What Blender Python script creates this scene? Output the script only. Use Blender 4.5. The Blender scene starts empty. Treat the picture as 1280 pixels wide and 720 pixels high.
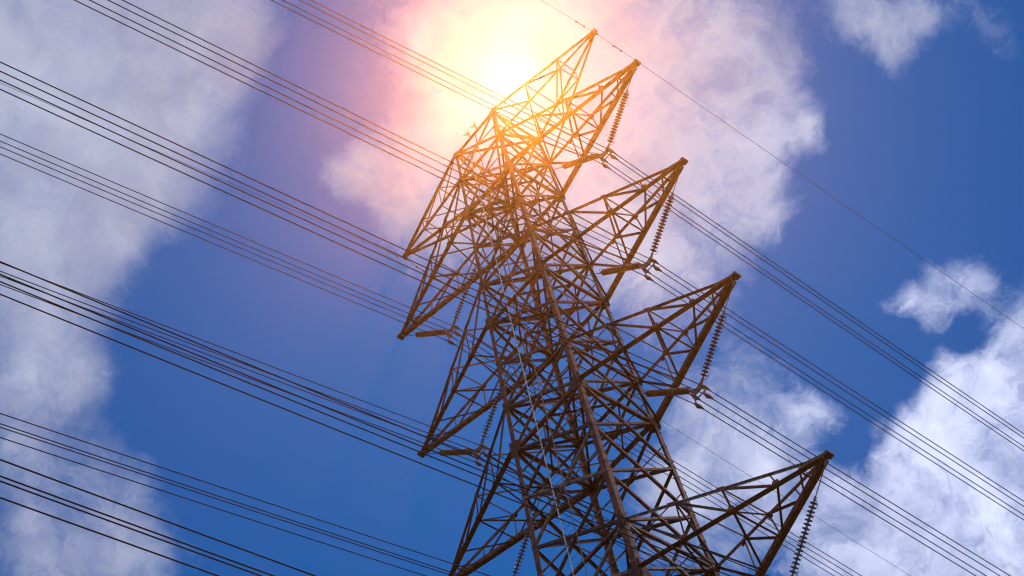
import bpy, math, random
from mathutils import Vector, Matrix
random.seed(7)
S = bpy.context.scene
COL = S.collection

# ------------------------------------------------------------------ camera
F_PX, W_PX, H_PX = 2524.6, 1280.0, 720.0
RIGHT = Vector((0.61436, 0.772741, -0.159479))
DOWN = Vector((-0.699302, 0.439649, -0.563636))
FWD = Vector((-0.36543, 0.457799, 0.810482))
EYE = Vector((30.80877, -40.44206, 1.60029))
cam_d = bpy.data.cameras.new('camera')
cam = bpy.data.objects.new('camera', cam_d)
COL.objects.link(cam)
m = Matrix.Identity(4)
for i in range(3):
    m[i][0], m[i][1], m[i][2], m[i][3] = RIGHT[i], -DOWN[i], -FWD[i], EYE[i]
cam.matrix_world = m
cam_d.sensor_width = 36.0
cam_d.lens = 36.0 * F_PX / W_PX
cam_d.clip_start = 0.1
cam_d.clip_end = 12000.0
S.camera = cam


def sky_dir(px, py):
    """direction in the world of a point of the sky (angles measured on the photo)"""
    v = RIGHT * ((px - 640) / F_PX) + DOWN * ((py - 360) / F_PX) + FWD
    return v.normalized()


# ------------------------------------------------------------------ exposure / engine
S.view_settings.view_transform = 'Standard'
S.view_settings.look = 'None'
S.view_settings.exposure = -1.0
S.view_settings.gamma = 1.0
S.view_settings.use_curve_mapping = False
S.cycles.use_denoising = True
S.cycles.use_adaptive_sampling = False
S.cycles.max_bounces = 6
S.cycles.filter_width = 1.2
S.cycles.volume_bounces = 0

# ------------------------------------------------------------------ sun
SUN = sky_dir(638, 107)
SUN_EL = math.asin(SUN.z)
sun_d = bpy.data.lights.new('sun', 'SUN')
sun_d.energy = 2.1
sun_d.angle = math.radians(0.5)
sun_d.color = (1.0, 0.74, 0.46)
sun = bpy.data.objects.new('sun', sun_d)
COL.objects.link(sun)
sun.location = (-60, 80, 180)
sun.rotation_euler = (-SUN).to_track_quat('-Z', 'Y').to_euler()

# ------------------------------------------------------------------ world: sky with clouds laid out by direction
world = bpy.data.worlds.new('World')
S.world = world
world.use_nodes = True
wt = world.node_tree
wt.nodes.clear()


def nd(tree, typ, **kw):
    n = tree.nodes.new(typ)
    for k, v in kw.items():
        setattr(n, k, v)
    return n


def lk(tree, a, b):
    tree.links.new(a, b)


def mth(tree, op, a, b=None, c=None, clamp=False):
    n = nd(tree, 'ShaderNodeMath', operation=op, use_clamp=clamp)
    for i, v in enumerate((a, b, c)):
        if v is None:
            continue
        if isinstance(v, (int, float)):
            n.inputs[i].default_value = v
        else:
            lk(tree, v, n.inputs[i])
    return n.outputs[0]


def noise(tree, vec, scale, detail, rough=0.55, dist=0.0, w=None):
    n = nd(tree, 'ShaderNodeTexNoise')
    if w is not None:
        n.noise_dimensions = '4D'
        n.inputs['W'].default_value = w
    n.inputs['Scale'].default_value = scale
    n.inputs['Detail'].default_value = detail
    n.inputs['Roughness'].default_value = rough
    n.inputs['Distortion'].default_value = dist
    lk(tree, vec, n.inputs['Vector'])
    return n


tc = nd(wt, 'ShaderNodeTexCoord')
D0 = tc.outputs['Generated']


def vmath(tree, op, a, b):
    n = nd(tree, 'ShaderNodeVectorMath', operation=op)
    for i, v in enumerate((a, b)):
        if hasattr(v, 'links'):
            lk(tree, v, n.inputs[i])
        else:
            n.inputs[i].default_value = v
    return n


def warp(vec, scale, amp, detail, w):
    nz = noise(wt, vec, scale, detail, 0.6, w=w)
    s = vmath(wt, 'SUBTRACT', nz.outputs['Color'], (0.5, 0.5, 0.5))
    sc = nd(wt, 'ShaderNodeVectorMath', operation='SCALE')
    lk(wt, s.outputs[0], sc.inputs[0])
    sc.inputs['Scale'].default_value = amp
    a = vmath(wt, 'ADD', vec, sc.outputs[0])
    return vmath(wt, 'NORMALIZE', a.outputs[0], (0, 0, 0)).outputs[0]


DW = warp(D0, 18.0, 0.06, 7.0, 2.3)
DB = warp(D0, 20.0, 0.032, 6.0, 4.4)

BLOBS = [
    # big soft bank on the left
    (50, 50, 170, 1.0), (200, 50, 130, .95), (130, 190, 125, .85), (20, 300, 105, .85), (290, 45, 62, .7),
    (110, 300, 70, .6), (60, 450, 75, .8), (15, 520, 60, .6), (20, 600, 60, .4), (130, 570, 50, .32), (170, 630, 40, .3), (110, 480, 40, .5), (60, 690, 85, .8), (170, 710, 60, .6), (230, 250, 45, .35),
    (475, 225, 62, .75), (545, 265, 75, .7), (430, 205, 34, .5), (520, 190, 50, .4),
    # thin cloud over the sun
    (640, 60, 115, 1.0), (570, 60, 70, .75), (660, 190, 110, .7),
    # bank right of the sun
    (740, 50, 120, .9), (850, 130, 120, 1.0), (965, 150, 62, .95), (1010, 165, 32, .6), (790, 240, 105, .85), (890, 285, 62, .75), (960, 265, 34, .6),
    (940, 40, 75, .6), (820, 340, 60, .5), (910, 220, 50, .6),
    # small ones upper right
    (1085, 22, 42, .62), (1125, 30, 42, .45), (1195, 25, 40, .35), (1110, 65, 32, .6), (1240, 45, 36, .45), (1150, 15, 36, .5), (1105, 90, 26, .5), (1055, 8, 36, .6), (1030, 185, 24, .6),
    (1175, 345, 44, .95), (1222, 362, 34, .75), (1128, 372, 32, .75), (1075, 355, 30, .35), (1245, 312, 30, .75), (1265, 296, 18, .5), (1095, 385, 24, .5), (1060, 360, 26, .4), (1165, 400, 28, .6),
    # bank lower right
    (1250, 470, 72, 1.0), (1180, 530, 62, .95), (1255, 590, 95, 1.05), (1130, 575, 46, .75), (1085, 640, 66, .9), (1150, 690, 70, .9), (1240, 690, 80, .9),
    (1020, 690, 66, .9), (1290, 400, 40, .8), (960, 590, 40, .75), 
    (835, 615, 60, .9), (1005, 520, 36, .75), (1035, 510, 24, .5), (885, 545, 45, .5), (905, 690, 50, .55), (560, 500, 45, .3), (950, 470, 60, .35), (870, 500, 50, .3), (1045, 320, 30, .3),
]
HOLES = [(1150, 190, 150, .8), (300, 430, 130, .7), (460, 590, 170, .8), (1110, 590, 34, .55), (1010, 420, 75, .6), (1075, 460, 45, .5),
         (350, 130, 60, .5), (1150, 650, 30, .7), (700, 600, 90, .4), (420, 330, 70, .5), (1265, 230, 80, .7), (1070, 270, 80, .7), (1120, 500, 40, .4),
         (400, 90, 60, .5), (1060, 560, 30, .5),
         (1120, 440, 38, .9), (1195, 425, 24, .6), (1060, 380, 60, .6), (1255, 265, 45, .6), (1215, 432, 24, .6), (1150, 470, 24, .5)]
acc = None
for lst, sg in ((BLOBS, 1.0), (HOLES, -1.0)):
    for (px, py, r, wgt) in lst:
        c = sky_dir(px, py)
        k = 2.0 / (r / F_PX) ** 2
        dn = vmath(wt, 'DOT_PRODUCT', DB, tuple(c))
        e = mth(wt, 'MULTIPLY_ADD', dn.outputs['Value'], k, -k)
        e = mth(wt, 'EXPONENT', e)
        acc = mth(wt, 'MULTIPLY', e, sg * wgt) if acc is None else mth(wt, 'MULTIPLY_ADD', e, sg * wgt, acc)
accc = mth(wt, 'SMOOTH_MIN', acc, 1.0, 0.5)
# unseen cloud added outside the view to brighten the steel, denser on the right
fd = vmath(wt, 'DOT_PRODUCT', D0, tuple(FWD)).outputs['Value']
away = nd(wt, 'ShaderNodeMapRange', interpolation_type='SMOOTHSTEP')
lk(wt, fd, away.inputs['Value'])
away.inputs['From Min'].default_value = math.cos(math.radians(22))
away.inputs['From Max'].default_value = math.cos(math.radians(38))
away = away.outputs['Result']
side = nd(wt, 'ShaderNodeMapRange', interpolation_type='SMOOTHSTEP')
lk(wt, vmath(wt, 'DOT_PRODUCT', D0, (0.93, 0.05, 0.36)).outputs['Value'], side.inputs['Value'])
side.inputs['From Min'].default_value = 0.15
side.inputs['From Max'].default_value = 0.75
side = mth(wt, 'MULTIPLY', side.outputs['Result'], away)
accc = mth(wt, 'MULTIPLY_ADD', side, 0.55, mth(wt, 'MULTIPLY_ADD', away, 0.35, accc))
soft = mth(wt, 'EXPONENT', mth(wt, 'MULTIPLY_ADD', vmath(wt, 'DOT_PRODUCT', D0, tuple(sky_dir(90, 150))).outputs['Value'], 110.0, -110.0))
soft = mth(wt, 'MULTIPLY_ADD', soft, -0.55, 1.0)
fb = noise(wt, DW, 17.0, 12.0, 0.62, 0.3, w=5.1).outputs['Fac']
fb2 = noise(wt, DW, 55.0, 10.0, 0.68, 0.6, w=1.7).outputs['Fac']
f = mth(wt, 'MULTIPLY_ADD', fb, 1.5, -0.75)
f = mth(wt, 'MULTIPLY_ADD', fb2, 1.1, mth(wt, 'ADD', f, -0.55))
crisp = mth(wt, 'EXPONENT', mth(wt, 'MULTIPLY_ADD', vmath(wt, 'DOT_PRODUCT', D0, tuple(sky_dir(1130, 500))).outputs['Value'], 120.0, -120.0))
f = mth(wt, 'MULTIPLY', f, mth(wt, 'MULTIPLY_ADD', crisp, 0.35, soft))
dens = mth(wt, 'MULTIPLY_ADD', accc, 0.92, f)
mr = nd(wt, 'ShaderNodeMapRange', interpolation_type='SMOOTHSTEP')
lk(wt, dens, mr.inputs['Value'])
mr.inputs['From Min'].default_value = 0.03
mr.inputs['From Max'].default_value = 1.22
cover = mth(wt, 'MULTIPLY', mr.outputs['Result'], 0.97)

sky = nd(wt, 'ShaderNodeTexSky', sky_type='NISHITA')
sky.sun_disc = False
sky.sun_elevation = SUN_EL
sky.sun_rotation = math.atan2(SUN.x, SUN.y)
sky.altitude = 100.0
sky.air_density = 1.0
sky.dust_density = 0.4
sky.ozone_density = 2.5
SKY_STR = 0.15
tint = nd(wt, 'ShaderNodeMix', data_type='RGBA', blend_type='MULTIPLY')
tint.inputs['Factor'].default_value = 1.0
lk(wt, sky.outputs['Color'], tint.inputs['A'])
tint.inputs['B'].default_value = (0.005, 0.37, 0.93, 1)

# cloud radiance: lit from above and behind, thicker parts greyer, brighter where the thin cloud lets the sun through
cn = noise(wt, DW, 22.0, 8.0, 0.55, 0.2, w=9.0).outputs['Fac']
ramp = nd(wt, 'ShaderNodeValToRGB')
ramp.color_ramp.elements[0].position = 0.30
ramp.color_ramp.elements[0].color = (4.7, 5.2, 7.6, 1)
ramp.color_ramp.elements[1].position = 0.66
ramp.color_ramp.elements[1].color = (7.6, 8.27, 10.7, 1)
lk(wt, cn, ramp.inputs['Fac'])
sd = vmath(wt, 'DOT_PRODUCT', D0, tuple(SUN)).outputs['Value']


def lobe(deg, amp):
    k = 2.0 / math.radians(deg) ** 2
    return mth(wt, 'MULTIPLY', mth(wt, 'EXPONENT', mth(wt, 'MULTIPLY_ADD', sd, k, -k)), amp)


bright = mth(wt, 'MULTIPLY', mth(wt, 'EXPONENT', mth(wt, 'MULTIPLY_ADD', vmath(wt, 'DOT_PRODUCT', D0, tuple(sky_dir(1240, 540))).outputs['Value'], 90.0, -90.0)), 0.85)
through = mth(wt, 'ADD', mth(wt, 'ADD', bright, mth(wt, 'ADD', lobe(0.7, 0.6), lobe(1.9, 0.42))), mth(wt, 'MULTIPLY_ADD', side, 2.6, 1.0))  # side term boosts the added unseen cloud to light the right-hand faces
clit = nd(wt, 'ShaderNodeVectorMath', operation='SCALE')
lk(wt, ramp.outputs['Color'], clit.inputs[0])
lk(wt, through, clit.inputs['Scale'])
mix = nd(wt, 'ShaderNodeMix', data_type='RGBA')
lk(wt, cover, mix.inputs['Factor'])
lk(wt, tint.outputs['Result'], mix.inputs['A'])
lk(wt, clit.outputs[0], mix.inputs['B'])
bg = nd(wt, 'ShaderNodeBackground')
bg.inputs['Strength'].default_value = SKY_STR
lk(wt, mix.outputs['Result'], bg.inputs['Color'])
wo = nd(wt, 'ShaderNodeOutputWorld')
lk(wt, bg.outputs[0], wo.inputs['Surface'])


# ------------------------------------------------------------------ materials
def principled(name, col_a, col_b, scale, rough=0.6, metal=0.0, lo=.35, hi=.65, spec=.5, detail=6, bump=0.0):
    mt = bpy.data.materials.new(name)
    mt.use_nodes = True
    t = mt.node_tree
    b = t.nodes['Principled BSDF']
    c = nd(t, 'ShaderNodeTexCoord')
    n = noise(t, c.outputs['Object'], scale, detail, 0.6)
    r = nd(t, 'ShaderNodeValToRGB')
    r.color_ramp.elements[0].position = lo
    r.color_ramp.elements[0].color = (*col_a, 1)
    r.color_ramp.elements[1].position = hi
    r.color_ramp.elements[1].color = (*col_b, 1)
    lk(t, n.outputs['Fac'], r.inputs['Fac'])
    lk(t, r.outputs['Color'], b.inputs['Base Color'])
    b.inputs['Roughness'].default_value = rough
    b.inputs['Metallic'].default_value = metal
    b.inputs['Specular IOR Level'].default_value = spec
    if bump:
        bp = nd(t, 'ShaderNodeBump')
        bp.inputs['Strength'].default_value = bump
        lk(t, n.outputs['Fac'], bp.inputs['Height'])
        lk(t, bp.outputs['Normal'], b.inputs['Normal'])
    return mt


M_RUST = principled('rusty_steel', (0.03, 0.01, 0.004), (0.26, 0.085, 0.021), 4.2, .62, .15)
M_RUST2 = principled('dark_rusty_steel', (0.02, 0.0065, 0.0025), (0.14, 0.045, 0.011), 5.4, .66, .1)
M_TAN = principled('grey_brown_steel', (0.07, 0.042, 0.026), (0.34, 0.22, 0.13), 4.0, .6, .1)
M_GALV = principled('galvanised_steel', (0.16, 0.15, 0.14), (0.60, 0.58, 0.55), 7.0, .45, .3)
def disc_mat(name, glaze, rim, rough):
    mt = bpy.data.materials.new(name)
    mt.use_nodes = True
    t = mt.node_tree
    b = t.nodes['Principled BSDF']
    c = nd(t, 'ShaderNodeTexCoord')
    sp = nd(t, 'ShaderNodeSeparateXYZ')
    lk(t, c.outputs['Object'], sp.inputs[0])
    rr = mth(t, 'SQRT', mth(t, 'ADD', mth(t, 'MULTIPLY', sp.outputs[0], sp.outputs[0]), mth(t, 'MULTIPLY', sp.outputs[1], sp.outputs[1])))
    n = noise(t, c.outputs['Object'], 22.0, 4)
    rr = mth(t, 'MULTIPLY_ADD', n.outputs['Fac'], .02, rr)
    r = nd(t, 'ShaderNodeValToRGB')
    r.color_ramp.elements[0].position = .115
    r.color_ramp.elements[0].color = (*glaze, 1)
    r.color_ramp.elements[1].position = .138
    r.color_ramp.elements[1].color = (*rim, 1)
    lk(t, rr, r.inputs['Fac'])
    lk(t, r.outputs['Color'], b.inputs['Base Color'])
    b.inputs['Roughness'].default_value = rough
    return mt


M_DISC = disc_mat('brown_porcelain', (0.05, 0.02, 0.009), (0.27, 0.16, 0.08), .3)
M_DISCGREY = disc_mat('grey_porcelain', (0.05, 0.042, 0.036), (0.22, 0.18, 0.15), .3)
M_FIT = principled('weathered_fitting', (0.11, 0.07, 0.045), (0.26, 0.17, 0.11), 14.0, .7, 0.0, spec=.3)
M_WIRE = principled('weathered_wire', (0.010, 0.009, 0.009), (0.024, 0.021, 0.02), 3.0, .8, 0.0, spec=.2)
M_GRASS = principled('dry_grass', (0.022, 0.028, 0.009), (0.06, 0.05, 0.024), 0.35, .9, 0, detail=10)


# ------------------------------------------------------------------ mesh helpers
class MB:
    def __init__(self):
        self.v, self.f = [], []

    def add(self, vs, fs):
        o = len(self.v)
        self.v += [tuple(x) for x in vs]
        self.f += [tuple(i + o for i in q) for q in fs]
        return self

    def prism(self, prof, a, b, u, v, prof2=None):
        """closed profile (list of (pu,pv)) swept from a to b"""
        n = len(prof)
        p2 = prof2 or prof
        vs = [a + u * p[0] + v * p[1] for p in prof] + [b + u * p[0] + v * p[1] for p in p2]
        fs = [(i, (i + 1) % n, n + (i + 1) % n, n + i) for i in range(n)]
        fs += [tuple(range(n - 1, -1, -1)), tuple(range(n, 2 * n))]
        return self.add(vs, fs)

    def frame(self, a, b, hint):
        d = (b - a).normalized()
        u = hint - d * hint.dot(d)
        if u.length < 1e-4:
            u = d.orthogonal()
        u.normalize()
        return u, d.cross(u)

    def angle(self, a, b, s, hint, t=None, flip=1):
        """rolled angle section: one flange flat against the face (across), the other standing along hint"""
        a, b = Vector(a), Vector(b)
        u, v = self.frame(a, b, Vector(hint))
        v = v * flip
        t = t or max(.012, s * .11)
        prof = [(0, 0), (0, s), (t, s), (t, t), (s, t), (s, 0)]
        prof = [(p[0], p[1] - s / 2) for p in prof]
        return self.prism(prof, a, b, u, v)

    def box(self, a, b, su, sv, hint):
        a, b = Vector(a), Vector(b)
        u, v = self.frame(a, b, Vector(hint))
        return self.prism([(-su / 2, -sv / 2), (su / 2, -sv / 2), (su / 2, sv / 2), (-su / 2, sv / 2)], a, b, u, v)

    def rod(self, a, b, r, n=8, r2=None):
        a, b = Vector(a), Vector(b)
        u, v = self.frame(a, b, Vector((0.31, 0.2, 0.93)))
        r2 = r if r2 is None else r2
        p = [(math.cos(2 * math.pi * i / n), math.sin(2 * math.pi * i / n)) for i in range(n)]
        return self.prism([(x * r, y * r) for x, y in p], a, b, u, v, [(x * r2, y * r2) for x, y in p])

    def plate(self, c, u, v, n, poly, t):
        c, u, v, n = Vector(c), Vector(u).normalized(), Vector(v).normalized(), Vector(n).normalized()
        return self.prism(poly, c - n * t / 2, c + n * t / 2, u, v)

    def lathe(self, a, axis, prof, n=16):
        """prof: list of (distance along axis, radius)"""
        a, ax = Vector(a), Vector(axis).normalized()
        u = ax.orthogonal().normalized()
        v = ax.cross(u)
        vs, fs = [], []
        for (h, r) in prof:
            for i in range(n):
                t = 2 * math.pi * i / n
                vs.append(a + ax * h + (u * math.cos(t) + v * math.sin(t)) * r)
        k = len(prof)
        for j in range(k - 1):
            for i in range(n):
                fs.append((j * n + i, j * n + (i + 1) % n, (j + 1) * n + (i + 1) % n, (j + 1) * n + i))
        fs.append(tuple(range(n - 1, -1, -1)))
        fs.append(tuple(range((k - 1) * n, k * n)))
        return self.add(vs, fs)

    def tube(self, pts, r, n=6):
        pts = [Vector(p) for p in pts]
        vs, fs = [], []
        for k, p in enumerate(pts):
            d = (pts[min(k + 1, len(pts) - 1)] - pts[max(k - 1, 0)]).normalized()
            u = d.cross(Vector((0, 0, 1))).normalized()
            v = u.cross(d)
            for i in range(n):
                t = 2 * math.pi * i / n
                vs.append(p + (u * math.cos(t) + v * math.sin(t)) * r)
        for k in range(len(pts) - 1):
            for i in range(n):
                fs.append((k * n + i, k * n + (i + 1) % n, (k + 1) * n + (i + 1) % n, (k + 1) * n + i))
        fs.append(tuple(range(n - 1, -1, -1)))
        fs.append(tuple(range((len(pts) - 1) * n, len(pts) * n)))
        return self.add(vs, fs)

    def mesh(self, name, mat, smooth=False):
        me = bpy.data.meshes.new(name)
        me.from_pydata(self.v, [], self.f)
        me.materials.append(mat)
        import bmesh
        bm = bmesh.new()
        bm.from_mesh(me)
        bmesh.ops.recalc_face_normals(bm, faces=bm.faces)
        bm.to_mesh(me)
        bm.free()
        if smooth:
            for p in me.polygons:
                p.use_smooth = True
        me.update()
        return me

    def build(self, name, mat, parent=None, smooth=False):
        o = bpy.data.objects.new(name, self.mesh(name, mat, smooth))
        COL.objects.link(o)
        if parent:
            o.parent = parent
        return o


def thing(o, label, cat, group=None):
    o['label'] = label
    o['category'] = cat
    if group:
        o['group'] = group
    return o


def empty(name, loc=(0, 0, 0)):
    o = bpy.data.objects.new(name, None)
    o.location = loc
    o.empty_display_size = .3
    COL.objects.link(o)
    return o


# ------------------------------------------------------------------ the setting: ground
Z0 = 61.188          # height of the third crossarm above the ground
g = MB()
N, L = 40, 1500.0
for j in range(N + 1):
    for i in range(N + 1):
        sx, sy = (i / N * 2 - 1), (j / N * 2 - 1)
        x, y = L * sx * abs(sx), L * sy * abs(sy)
        g.v.append((x, y, 0.0 if max(abs(x), abs(y)) < 60 else .5 * math.sin(x * .013) * math.cos(y * .011) - .5))
for j in range(N):
    for i in range(N):
        a = j * (N + 1) + i
        g.f.append((a, a + 1, a + N + 2, a + N + 1))
ground = g.build('ground', M_GRASS)
ground['kind'] = 'structure'

# ------------------------------------------------------------------ the tower
K_TAPER, RX = 0.025636, 1.006
ZL = [16.948, 8.342, 0.0, -10.961, -19.0]          # crossarm levels (lower chords), relative to the third
DU = [2.822, 2.844, 2.675, 2.567, 2.567]            # height of the upper chord joint above it
XT = [8.626, 8.767, 8.815, 9.24, 9.3]               # reach of the crossarms
Z_TOP, X_PEAK = 22.117, 7.365


def half(z):
    if z >= -25:
        return 2.0 - K_TAPER * z
    return 2.641 + (-25 - z) * 0.085


def corner(sx, sy, z):
    w = half(z)
    return Vector((sx * w * RX, sy * w, z + Z0))


tower = empty('transmission_tower')
thing(tower, 'tall rusty steel lattice pylon with pointed crossarms standing against the sun', 'pylon')

ARM_LEVELS = sorted(ZL + [ZL[i] + DU[i] for i in range(5)], reverse=True)
NODES = [Z_TOP] + ARM_LEVELS
LEVELS = []
for a, b in zip(NODES[:-1], NODES[1:]):
    n = max(1, round((a - b) / 2.85))
    LEVELS += [a + (b - a) * k / n for k in range(n)]
LEVELS += [NODES[-1], -22.0, -25.0, -30.0, -37.0, -46.0, -61.18]

# legs, each with climbing step bolts where the photo shows them
legs = {}
for sx in (1, -1):
    for sy in (-1, 1):
        mb = MB()
        LP = lambda s, t: [(0, 0), (0, s), (t, s), (t, t), (s, t), (s, 0)]
        u, v = Vector((-sx, 0, 0)), Vector((0, -sy, 0))
        zs = [Z_TOP + .12, 13.2, 4.4, -4.6, -14.6, -25.0, -61.18]
        for a, b, w in zip(zs[:-1], zs[1:], (.145, .18, .21, .25, .28, .31)):
            mb.prism(LP(w, .028), corner(sx, sy, a), corner(sx, sy, b), u, v)
        # splice plates on the outside of the leg
        for z, w in ((13.2, .165), (4.4, .20), (-4.6, .24), (-14.6, .27)):
            c1, c2 = corner(sx, sy, z + .45), corner(sx, sy, z - .45)
            o = Vector((sx * .012, sy * .012, 0))
            mb.prism(LP(w * .86, .03), c1 + o, c2 + o, u, v)
        legs[sx, sy] = mb.build('leg', M_RUST, tower)
bolt = MB()
bolt.rod((0, 0, 0), (0, 0, .17), .014, 6)
bolt.rod((0, 0, .15), (0, 0, .175), .024, 6)
bolt_me = bolt.mesh('step_bolt', M_RUST2)
for (sx, sy) in ((1, -1), (1, 1)):
    for k in range(66):
        z = -16.6 + k * 0.45
        o = bpy.data.objects.new('step_bolt', bolt_me)
        COL.objects.link(o)
        o.parent = legs[sx, sy]
        c = corner(sx, sy, z)
        if k % 2:
            o.location = c + Vector((-sx * .05, -sy * .17, 0))
            dvec = Vector((sx, 0, 0))
        else:
            o.location = c + Vector((-sx * .17, -sy * .05, 0))
            dvec = Vector((0, sy, 0))
        o.rotation_euler = dvec.to_track_quat('Z', 'Y').to_euler()

# the four faces: one braced panel per storey
FACES = {'x+': ((1, -1), (1, 1), Vector((1, 0, 0))), 'x-': ((-1, -1), (-1, 1), Vector((-1, 0, 0))),
         'y-': ((-1, -1), (1, -1), Vector((0, -1, 0))), 'y+': ((-1, 1), (1, 1), Vector((0, 1, 0)))}
for name, (ca, cb, nrm) in FACES.items():
    for za, zb in zip(LEVELS[:-1], LEVELS[1:]):
        A1, B1, A2, B2 = corner(*ca, za), corner(*cb, za), corner(*ca, zb), corner(*cb, zb)
        big = za <= -25
        s1 = .16 if big else (.115 if za < 2 else (.10 if za < 12 else .085))
        s2 = .14 if big else (.10 if za < 2 else (.09 if za < 12 else .075))
        mb = MB()
        inn = -nrm
        e = nrm * 0.004
        mb.angle(A1 + e, B2 + e, s1, nrm * -1)
        i2 = inn * .02
        mb.angle(B1 + i2, A2 + i2, s2, inn, flip=-1)
        # short redundant members from the crossing to the mid heights of the legs
        X = (A1 + B1 + A2 + B2) / 4
        thin = MB()
        if not big and (name != 'x+' or za > 1):
            for (P, Q) in ((A1, A2), (B1, B2)):
                M = (P + Q) / 2
                thin.angle(M + inn * .05, X + inn * .05, .055, inn)
            if za > 1 and name != 'x+':
                thin.angle((A1 + B1) / 2 + inn * .06, X + inn * .06, .05, inn)
        # bolted plate at the crossing
        h = (B1 - A1).normalized()
        mb.plate(X + nrm * .018, h, Vector((0, 0, 1)), nrm, [(-.13, -.11), (.13, -.11), (.13, .11), (-.13, .11)], .012)
        lp = mb.build('lattice_panel', random.choice((M_RUST, M_RUST, M_RUST2, M_TAN)), tower)
        if thin.v:
            thin.build('thin_brace', M_TAN, lp)

# horizontal frames at crossarm levels
for z in [Z_TOP] + ARM_LEVELS + [-25.0, -37.0]:
    P = {k: corner(*k, z) for k in ((1, 1), (1, -1), (-1, 1), (-1, -1))}
    mb = MB()
    up = Vector((0, 0, -1))
    low = any(abs(z - q) < 1e-6 for q in ZL)
    mb.angle(P[1, 1] + Vector((0, 0, -.03)), P[-1, -1] + Vector((0, 0, -.03)), .09, up)
    mb.angle(P[1, -1] + Vector((0, 0, -.09)), P[-1, 1] + Vector((0, 0, -.09)), .09, up)
    mids = [(P[1, 1] + P[1, -1]) / 2, (P[1, -1] + P[-1, -1]) / 2, (P[-1, -1] + P[-1, 1]) / 2, (P[-1, 1] + P[1, 1]) / 2]
    if low:
        for a, b in zip(mids, mids[1:] + mids[:1]):
            mb.angle(a + Vector((0, 0, -.06)), b + Vector((0, 0, -.06)), .07, up)
    fr = mb.build('horizontal_frame', M_RUST2, tower)
    for a, b, nn in (((1, -1), (1, 1), (-1, 0, 0)), ((-1, -1), (-1, 1), (1, 0, 0)), ((-1, -1), (1, -1), (0, 1, 0)), ((-1, 1), (1, 1), (0, -1, 0))):
        s = (.15 if low else .115) * (1 if z < 5 else .85)
        MB().angle(P[a] + Vector(nn) * .033, P[b] + Vector(nn) * .033, s, Vector(nn)).build('strut', M_RUST, fr)

# light plan bracing at the heights between the arms
for z in LEVELS:
    if z < 2 or min(abs(z - q) for q in NODES) < .01:
        continue
    P = [corner(1, 1, z), corner(1, -1, z), corner(-1, -1, z), corner(-1, 1, z)]
    M = [(P[i] + P[(i + 1) % 4]) / 2 for i in range(4)]
    mb = MB()
    for i in range(4):
        mb.angle(M[i] + Vector((0, 0, -.05)), M[(i + 1) % 4] + Vector((0, 0, -.05)), .06, (0, 0, -1))
    mb.build('plan_brace', M_RUST2, tower)

# gusset plates where everything meets
gp = [(-.12, -.42), (.30, -.34), (.46, -.10), (.46, .14), (.28, .36), (-.12, .42)]
for z in [Z_TOP - .15] + ARM_LEVELS:
    sc = (1.0 if any(abs(z - q) < 1e-6 for q in ZL) else .62) * (1 if z < 5 else .85)
    for sx in (1, -1):
        for sy in (1, -1):
            c = corner(sx, sy, z)
            mb = MB()
            poly = [(a * sc, b * sc) for a, b in gp]
            mb.plate(c + Vector((sx * .016, 0, 0)), (0, -sy, 0), (0, 0, 1), (sx, 0, 0), poly, .018)
            mb.plate(c + Vector((0, sy * .016, 0)), (-sx, 0, 0), (0, 0, 1), (0, sy, 0), poly, .018)
            mb.build('gusset_plate', M_RUST2, tower)


def lerp(a, b, t):
    return a + (b - a) * t


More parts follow.
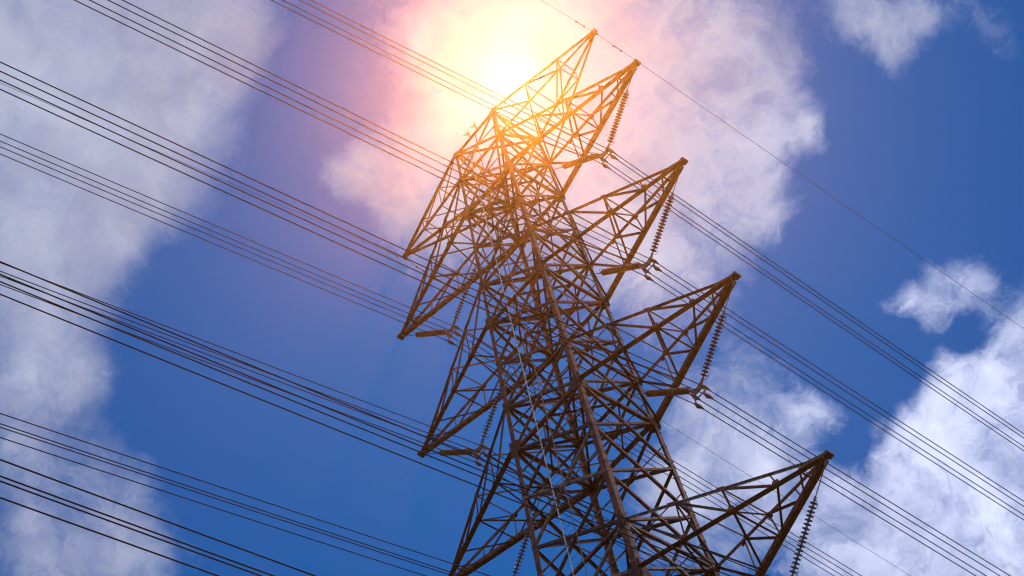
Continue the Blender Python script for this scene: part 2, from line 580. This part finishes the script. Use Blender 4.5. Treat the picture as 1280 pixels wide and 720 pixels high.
def crossarm(sx, lev, galv=False):
    z, du, xt = ZL[lev], DU[lev], XT[lev]
    lo = {s: corner(sx, s, z) for s in (-1, 1)}
    up = {s: corner(sx, s, z + du) for s in (-1, 1)}
    tip = Vector((sx * xt, 0, z + Z0 - .06))
    tl = {s: tip + Vector((-sx * .12, s * .09, -.02)) for s in (-1, 1)}
    tu = {s: tip + Vector((-sx * .32, s * .10, .16)) for s in (-1, 1)}
    dn = Vector((0, 0, 1))
    # the lacing of the arm is its own mesh; chords and tip plates are its sub-parts
    mb = MB()
    LO = lambda s, t: lerp(lo[s], tl[s], t)
    UP = lambda s, t: lerp(up[s], tu[s], t)
    # bottom face
    for t in (.52, .88):
        mb.angle(LO(-1, t), LO(1, t), .075, dn)
    mb.angle(LO(-1, .52), LO(1, .31), .085, dn)
    mb.angle(LO(-1, .76), LO(1, .53), .075, dn)
    mb.angle(LO(-1, .88), LO(1, .77), .06, dn)
    mb.angle(LO(-1, .24), LO(1, .31), .07, dn)
    mb.angle(LO(-1, .24), LO(1, .02), .085, dn)
    # two side faces
    for s in (-1, 1):
        n = Vector((0, -s, 0))
        mb.angle(UP(s, .52), LO(s, .52), .07, n)
        mb.angle(UP(s, .76), LO(s, .76), .055, n)
        mb.angle(UP(s, .52), LO(s, .76), .08, n)
        mb.angle(UP(s, .28), LO(s, .52), .08, n)
        mb.angle(UP(s, .28), LO(s, .26), .07, n)
        mb.angle(UP(s, .0), LO(s, .26), .085, n)
    # top face
    for t in (.52,):
        mb.angle(UP(-1, t), UP(1, t), .06, -dn)
    mb.angle(UP(-1, .52), UP(1, .30), .085, -dn)
    mb.angle(UP(-1, .28), UP(1, .30), .06, -dn)
    mb.angle(UP(-1, .28), UP(1, .02), .075, -dn)
    mb.angle(UP(1, .52), LO(-1, .52), .045, -dn)
    # small joint plates along the chords
    for s in (-1, 1):
        for t in (.26, .52, .76):
            d = (tl[s] - lo[s]).normalized()
            mb.plate(LO(s, t) + Vector((0, s * .07, .06)), d, (0, 0, 1), (0, s, 0), [(-.16, -.1), (.16, -.1), (.1, .14), (-.1, .14)], .014)
            d = (tu[s] - up[s]).normalized()
            if t < .7:
                mb.plate(UP(s, t) + Vector((0, s * .05, -.04)), d, (0, 0, 1), (0, s, 0), [(-.14, -.12), (.14, -.12), (.14, .08), (-.14, .08)], .014)
    # inner hanger beam that carries the second insulator string, across the arm at its root
    hx = sx * 2.35
    arm = mb.build('crossarm', M_RUST2, tower)
    for s in (-1, 1):
        MB().angle(lo[s], tl[s], .215 if lev > 1 else .185, dn, flip=-s * sx).build('lower_chord', M_RUST, arm)
        mat = M_GALV if (galv and s < 0) else M_RUST
        MB().angle(up[s], tu[s], .085 if s < 0 else .14, -dn, flip=s * sx).build('upper_chord', mat, arm)
    tp = MB()
    for s in (-1, 1):
        d = (tl[s] - lo[s]).normalized()
        tp.plate(tip + Vector((-sx * .28, s * .125, .07)), d, (0, 0, 1), (0, s, 0),
                 [(-.75, -.12), (.30, -.14), (.38, -.02), (.30, .12), (-.30, .20), (-.75, .08)], .02)
    tp.box(tip + Vector((sx * .08, -.16, .02)), tip + Vector((sx * .08, .16, .02)), .12, .22, dn)
    tp.build('tip_plate', M_RUST2, arm)
    if galv:
        for t in (.34, .88):
            p = UP(-1, t)
            MB().rod(p, p + Vector((0, 0, .62)), .012, 6).build('bird_spike', M_GALV, arm)
    return arm


for lev in range(5):
    for sx in (1, -1):
        crossarm(sx, lev, galv=(sx > 0 and lev == 3))


def earth_peak(sx):
    z1 = ZL[0] + DU[0]
    tip = Vector((sx * X_PEAK, 0, 22.144 + Z0))
    top = {s: corner(sx, s, Z_TOP) for s in (-1, 1)}
    low = {s: corner(sx, s, z1) for s in (-1, 1)}
    te = {s: tip + Vector((-sx * .1, s * .05, 0)) for s in (-1, 1)}
    tb = {s: tip + Vector((-sx * .12, s * .05, -.12)) for s in (-1, 1)}
    TU = lambda s, t: lerp(top[s], te[s], t)
    TL = lambda s, t: lerp(low[s], tb[s], t)
    dn = Vector((0, 0, 1))
    mb = MB()
    for s in (-1, 1):
        n = Vector((0, -s, 0))
        for t in (.33, .65):
            mb.angle(TU(s, t), TL(s, t), .05, n)
        mb.angle(TU(s, .0), TL(s, .33), .06, n)
        mb.angle(TU(s, .33), TL(s, .65), .055, n)
    mb.angle(TU(-1, .33), TU(1, .33), .05, -dn)
    mb.angle(TU(-1, .65), TU(1, .65), .05, -dn)
    mb.angle(TU(-1, .65), TU(1, .33), .06, -dn)
    mb.angle(TU(-1, .33), TU(1, .0), .06, -dn)
    mb.angle(TL(-1, .33), TL(1, .33), .05, dn)
    mb.angle(TL(-1, .65), TL(1, .65), .05, dn)
    mb.angle(TL(-1, .65), TL(1, .33), .06, dn)
    pk = mb.build('earth_wire_peak', M_RUST2, tower)
    for s in (-1, 1):
        MB().angle(top[s], te[s], .115, -dn).build('upper_chord', M_RUST, pk)
        MB().angle(low[s], tb[s], .095, dn).build('lower_chord', M_RUST, pk)
    tp = MB()
    for s in (-1, 1):
        tp.plate(tip + Vector((-sx * .2, s * .075, -.05)), (sx, 0, 0), (0, 0, 1), (0, s, 0),
                 [(-.3, -.12), (.22, -.16), (.3, .0), (.22, .14), (-.3, .1)], .018)
    tp.rod(tip + Vector((sx * .05, 0, -.25)), tip + Vector((sx * .05, 0, .12)), .04)
    tp.build('tip_plate', M_RUST2, pk)


for sx in (1, -1):
    earth_peak(sx)

# climbing ladder on the face towards the camera
def on_face(x, z, out=.10):
    return Vector((x, -half(z) - out, z + Z0))


zl0, zl1 = -17.0, 20.5
mb = MB()
for z in (-16.4, -11.0, -5.6, 0.0, 5.5, 11.2, 16.9):
    for x in (-.46, .14):
        mb.box(on_face(x, z), on_face(x, z, -.02), .05, .03, (0, 0, 1))
lad = mb.build('ladder', M_GALV, tower)
for x, r, mt in ((-.46, .025, M_GALV), (.14, .020, M_FIT)):  # lit and shaded rail put in as a paler and a darker material
    MB().tube([on_face(x, zl0 + (zl1 - zl0) * i / 20) for i in range(21)], r, 8).build('rail', mt, lad)
z = zl0 + .2
while z < zl1:
    MB().rod(on_face(-.46, z), on_face(.14, z), .007, 6).build('rung', M_RUST2, lad)
    z += .40

# two little pronged fittings on the upper edge of the tower's top
for t in (.40, .58):
    p = lerp(corner(-1, -1, Z_TOP), corner(1, -1, Z_TOP), t) + Vector((0, 0, .05))
    mb = MB()
    mb.rod(p, p + Vector((0, -.05, .16)), .05, 8, .035)
    for a in (-.9, -.3, .35, .95):
        mb.rod(p + Vector((0, -.04, .13)), p + Vector((math.sin(a) * .30 - .12, -.18, .13 + math.cos(a) * .30)), .035, 6, .006)
    mb.build('bird_guard', M_FIT, tower)

# ------------------------------------------------------------------ insulator strings, yoke plates, conductors
PITCH, NDISC = .148, 17
dp = [(0, .018), (.0, .045), (.035, .05), (.045, .075), (.055, .125), (.066, .139), (.078, .137), (.083, .122), (.080, .110),
      (.090, .104), (.082, .088), (.092, .080), (.084, .055), (.092, .03), (PITCH, .018)]
disc_brown = MB().lathe((0, 0, 0), (0, 0, -1), dp, 18).mesh('insulator_disc', M_DISC, True)
disc_grey = MB().lathe((0, 0, 0), (0, 0, -1), dp, 18).mesh('insulator_disc', M_DISCGREY, True)
END = {1: 'topmost', 2: 'second', 3: 'third', 4: 'fourth', 5: 'fifth'}


def arm_name(sx, lev):
    side = 'right' if sx > 0 else 'left'
    if lev == 0:
        return 'topmost %s crossarm' % side
    return '%s %s crossarm from the top' % (END[lev + 1], side)


def insulator(a, b, grey, label):
    """string from the steelwork at a to the yoke at b"""
    a, b = Vector(a), Vector(b)
    ax = (b - a).normalized()
    root = empty('insulator_string', a)
    root.rotation_euler = (-ax).to_track_quat('Z', 'Y').to_euler()
    thing(root, label, 'insulator', 'insulator strings hung in V pairs under the crossarms')
    length = (b - a).length
    body = NDISC * PITCH
    tail = .22
    head = length - body - tail
    mb = MB()
    mb.rod((0, 0, .03), (0, 0, -head + .1), .02)
    mb.box((0, 0, .06), (0, 0, -.12), .09, .05, (1, 0, 0))
    mb.box((0, 0, -head + .16), (0, 0, -head - .01), .075, .05, (1, 0, 0))
    # arcing horn at the top
    mb.tube([(0, 0, -head + .1), (.12, .03, -head + .07), (.2, .05, -head - .02), (.215, .05, -head - .14)], .011)
    mb.build('hanger_link', M_FIT, root)
    for k in range(NDISC):
        o = bpy.data.objects.new('insulator_disc', disc_grey if grey else disc_brown)
        COL.objects.link(o)
        o.parent = root
        o.location = (0, 0, -head - k * PITCH)
    mb = MB()
    zt = -head - body
    mb.rod((0, 0, zt + .01), (0, 0, -length), .03)
    mb.box((0, 0, zt - .06), (0, 0, -length - .03), .09, .045, (1, 0, 0))
    mb.tube([(0, 0, zt - .05), (.15, .03, zt - .03), (.23, .05, zt + .06), (.24, .05, zt + .2)], .011)
    mb.build('socket_clevis', M_FIT, root)
    return root


BND = .265
clamp_me = None
Y_C = [5.5, 5.5, 5.55, 5.95, 6.0]
A_NEG = {('R', 0): -.046, ('R', 1): -.032, ('R', 2): -.027, ('R', 3): -.021, ('R', 4): -.006, ('L', 0): -.042, ('L', 1): -.048, ('L', 2): -.054}
A_POS = {('R', 0): -.002, ('R', 1): .010, ('R', 2): .018, ('R', 3): .018, ('R', 4): .018, ('L', 0): .004, ('L', 1): .010, ('L', 2): .014}
SL, CV, SPAN = -.12, .00035, 172.0


def wire_pts(c, an, ap, sl=SL, cv=CV):
    ts = sorted(set([round(SPAN * (k / 36.0) ** 1.35, 3) for k in range(37)]))
    pts = [Vector((c.x + an * t, c.y - t, c.z + sl * t + cv * t * t)) for t in reversed(ts) if t > 0]
    pts.append(Vector(c))
    pts += [Vector((c.x + ap * t, c.y + t, c.z + sl * t + cv * t * t)) for t in ts if t > 0]
    return pts


for sx in (1, -1):
    for lev in range(5):
        S_ = 'R' if sx > 0 else 'L'
        if (S_, lev) not in A_NEG:
            continue
        z, xt = ZL[lev] + Z0, XT[lev]
        c = Vector((sx * Y_C[lev], 0, z - 3.62))
        an_ = arm_name(sx, lev)
        grey = lev >= 3
        oa = Vector((sx * (xt - .12), 0, z - .22))
        ob_ = c + Vector((sx * .26, 0, .50))
        ia = Vector((sx * (half(ZL[lev]) * RX + .42), 0, z - .08))
        ib = c + Vector((-sx * .22, 0, .56))
        insulator(oa, ob_, grey, 'outer insulator string hanging from the tip of the ' + an_)
        insulator(ia, ib, grey, 'inner insulator string hanging beside the tower body under the ' + an_)
        # yoke
        root = empty('yoke_plate', c + Vector((0, 0, .5)))
        thing(root, 'steel yoke gripping four wires under the ' + an_, 'yoke plate', 'yoke plates at the foot of the V strings')
        mb = MB()
        for yy in (-.022, .022):
            mb.plate((0, yy, 0), (1, 0, 0), (0, 0, 1), (0, 1, 0),
                     [(-.33, .05), (-.30, -.05), (-.12, -.26), (.12, -.26), (.30, -.05), (.33, .05), (.24, .07), (.0, -.03), (-.24, .07)], .014)
        pl = mb.build('plate', M_FIT, root)
        mb = MB()
        for s in (-1, 1):
            mb.box((s * .10, 0, -.20), (s * BND, 0, -.28), .05, .03, (0, 1, 0))
            mb.box((s * BND, 0, -.22), (s * BND, 0, -.50 - BND + .05), .055, .03, (0, 1, 0))
        mb.box((-BND, 0, -.5), (BND, 0, -.5), .045, .025, (0, 1, 0))
        mb.build('hanger', M_FIT, root)
        if clamp_me is None:
            cb = MB()
            cb.lathe((0, -.22, 0), (0, 1, 0), [(0, .018), (.04, .03), (.14, .055), (.2, .075), (.32, .075), (.4, .05), (.5, .032), (.54, .018)], 10)
            cb.box((0, -.06, .02), (0, -.06, .13), .07, .05, (0, 1, 0))
            cb.box((0, .10, .02), (0, .10, .13), .07, .05, (0, 1, 0))
            cb.box((-.07, .02, -.05), (.07, .02, -.05), .03, .12, (0, 0, 1))
            clamp_me = cb.mesh('suspension_clamp', M_FIT)
        for s in (-1, 1):
            for v in (-1, 1):
                o = bpy.data.objects.new('suspension_clamp', clamp_me)
                COL.objects.link(o)
                o.parent = root
                o.location = (s * BND, .04, -.5 + v * BND)
        # the four wires of the bundle
        for s in (-1, 1):
            for v in (-1, 1):
                pos = ('upper' if v > 0 else 'lower') + ' ' + ('outer' if s * sx > 0 else 'inner')
                mb = MB()
                mb.tube(wire_pts(c + Vector((s * BND, 0, v * BND)), A_NEG[S_, lev], A_POS[S_, lev]), .021)
                w = mb.build('conductor_wire', M_WIRE, None, True)
                thing(w, '%s dark wire of the four hung from the %s' % (pos, an_), 'power line', 'conductor wires in bundles of four')

# earth wires on the peaks, with vibration dampers
for sx, an, ap in ((1, -.01, .006), (-1, -.055, -.010)):
    side = 'right' if sx > 0 else 'left'
    c = Vector((sx * (X_PEAK + .02), 0, 22.144 + Z0 - .28))
    pts = wire_pts(c, an, ap, -.1, .0003)
    w = MB().tube(pts, .011).build('earth_wire', M_WIRE, None, True)
    thing(w, 'single thin earth wire passing over the %s peak of the pylon' % side, 'earth wire')
    for dy in ((-1.0, 1.25) if sx > 0 else (-.7, .9)):
        p = Vector((c.x + (an if dy < 0 else ap) * abs(dy), dy, c.z - .1 * abs(dy)))
        root = empty('vibration_damper', p)
        where = ('sunward' if dy < 0 else 'outward')
        thing(root, 'dumbbell vibration damper on the thin earth wire %s the %s peak' % ('left of' if dy < 0 else 'right of', side), 'damper',
              'vibration dampers on the earth wires')
        MB().box((0, 0, .03), (0, 0, -.09), .05, .03, (0, 1, 0)).build('clamp', M_FIT, root)
        MB().rod((0, -.25, -.085), (0, .25, -.085), .009).build('cable', M_FIT, root)
        for s in (-1, 1):
            MB().lathe((0, s * .14, -.085), (0, s, 0), [(0, .012), (.01, .03), (.12, .042), (.15, .03), (.155, .01)], 10).build('weight', M_FIT, root)
    root = empty('earth_wire_clamp', c)
    thing(root, 'small clamp holding the thin earth wire at the %s peak tip' % side, 'clamp')
    mb = MB()
    mb.lathe((0, -.2, 0), (0, 1, 0), [(0, .012), (.08, .03), (.2, .045), (.32, .03), (.4, .012)], 10)
    mb.build('body', M_FIT, root)
    MB().box((0, 0, .02), (0, 0, .24), .05, .03, (0, 1, 0)).build('shackle', M_FIT, root)

# ------------------------------------------------------------------ added orange haze, stands in for lens flare around the sun
hz = MB()
HX, ZB, ZT = 1520.0, -2.5, 84.0
hz.add([(-HX, -HX, ZB), (HX, -HX, ZB), (HX, HX, ZB), (-HX, HX, ZB), (-HX, -HX, ZT), (HX, -HX, ZT), (HX, HX, ZT), (-HX, HX, ZT)],
       [(0, 3, 2, 1), (4, 5, 6, 7), (0, 1, 5, 4), (1, 2, 6, 5), (2, 3, 7, 6), (3, 0, 4, 7)])
hm = bpy.data.materials.new('flare_haze')
hm.use_nodes = True
ht = hm.node_tree
ht.nodes.clear()
pv = nd(ht, 'ShaderNodeVolumePrincipled')
pv.inputs['Color'].default_value = (1.0, 0.40, 0.06, 1)
pv.inputs['Density'].default_value = 5.6e-4
pv.inputs['Anisotropy'].default_value = 0.95
ho = nd(ht, 'ShaderNodeOutputMaterial')
lk(ht, pv.outputs[0], ho.inputs['Volume'])
haze = hz.build('haze', hm)
haze['kind'] = 'stuff'
haze.display_type = 'WIRE'
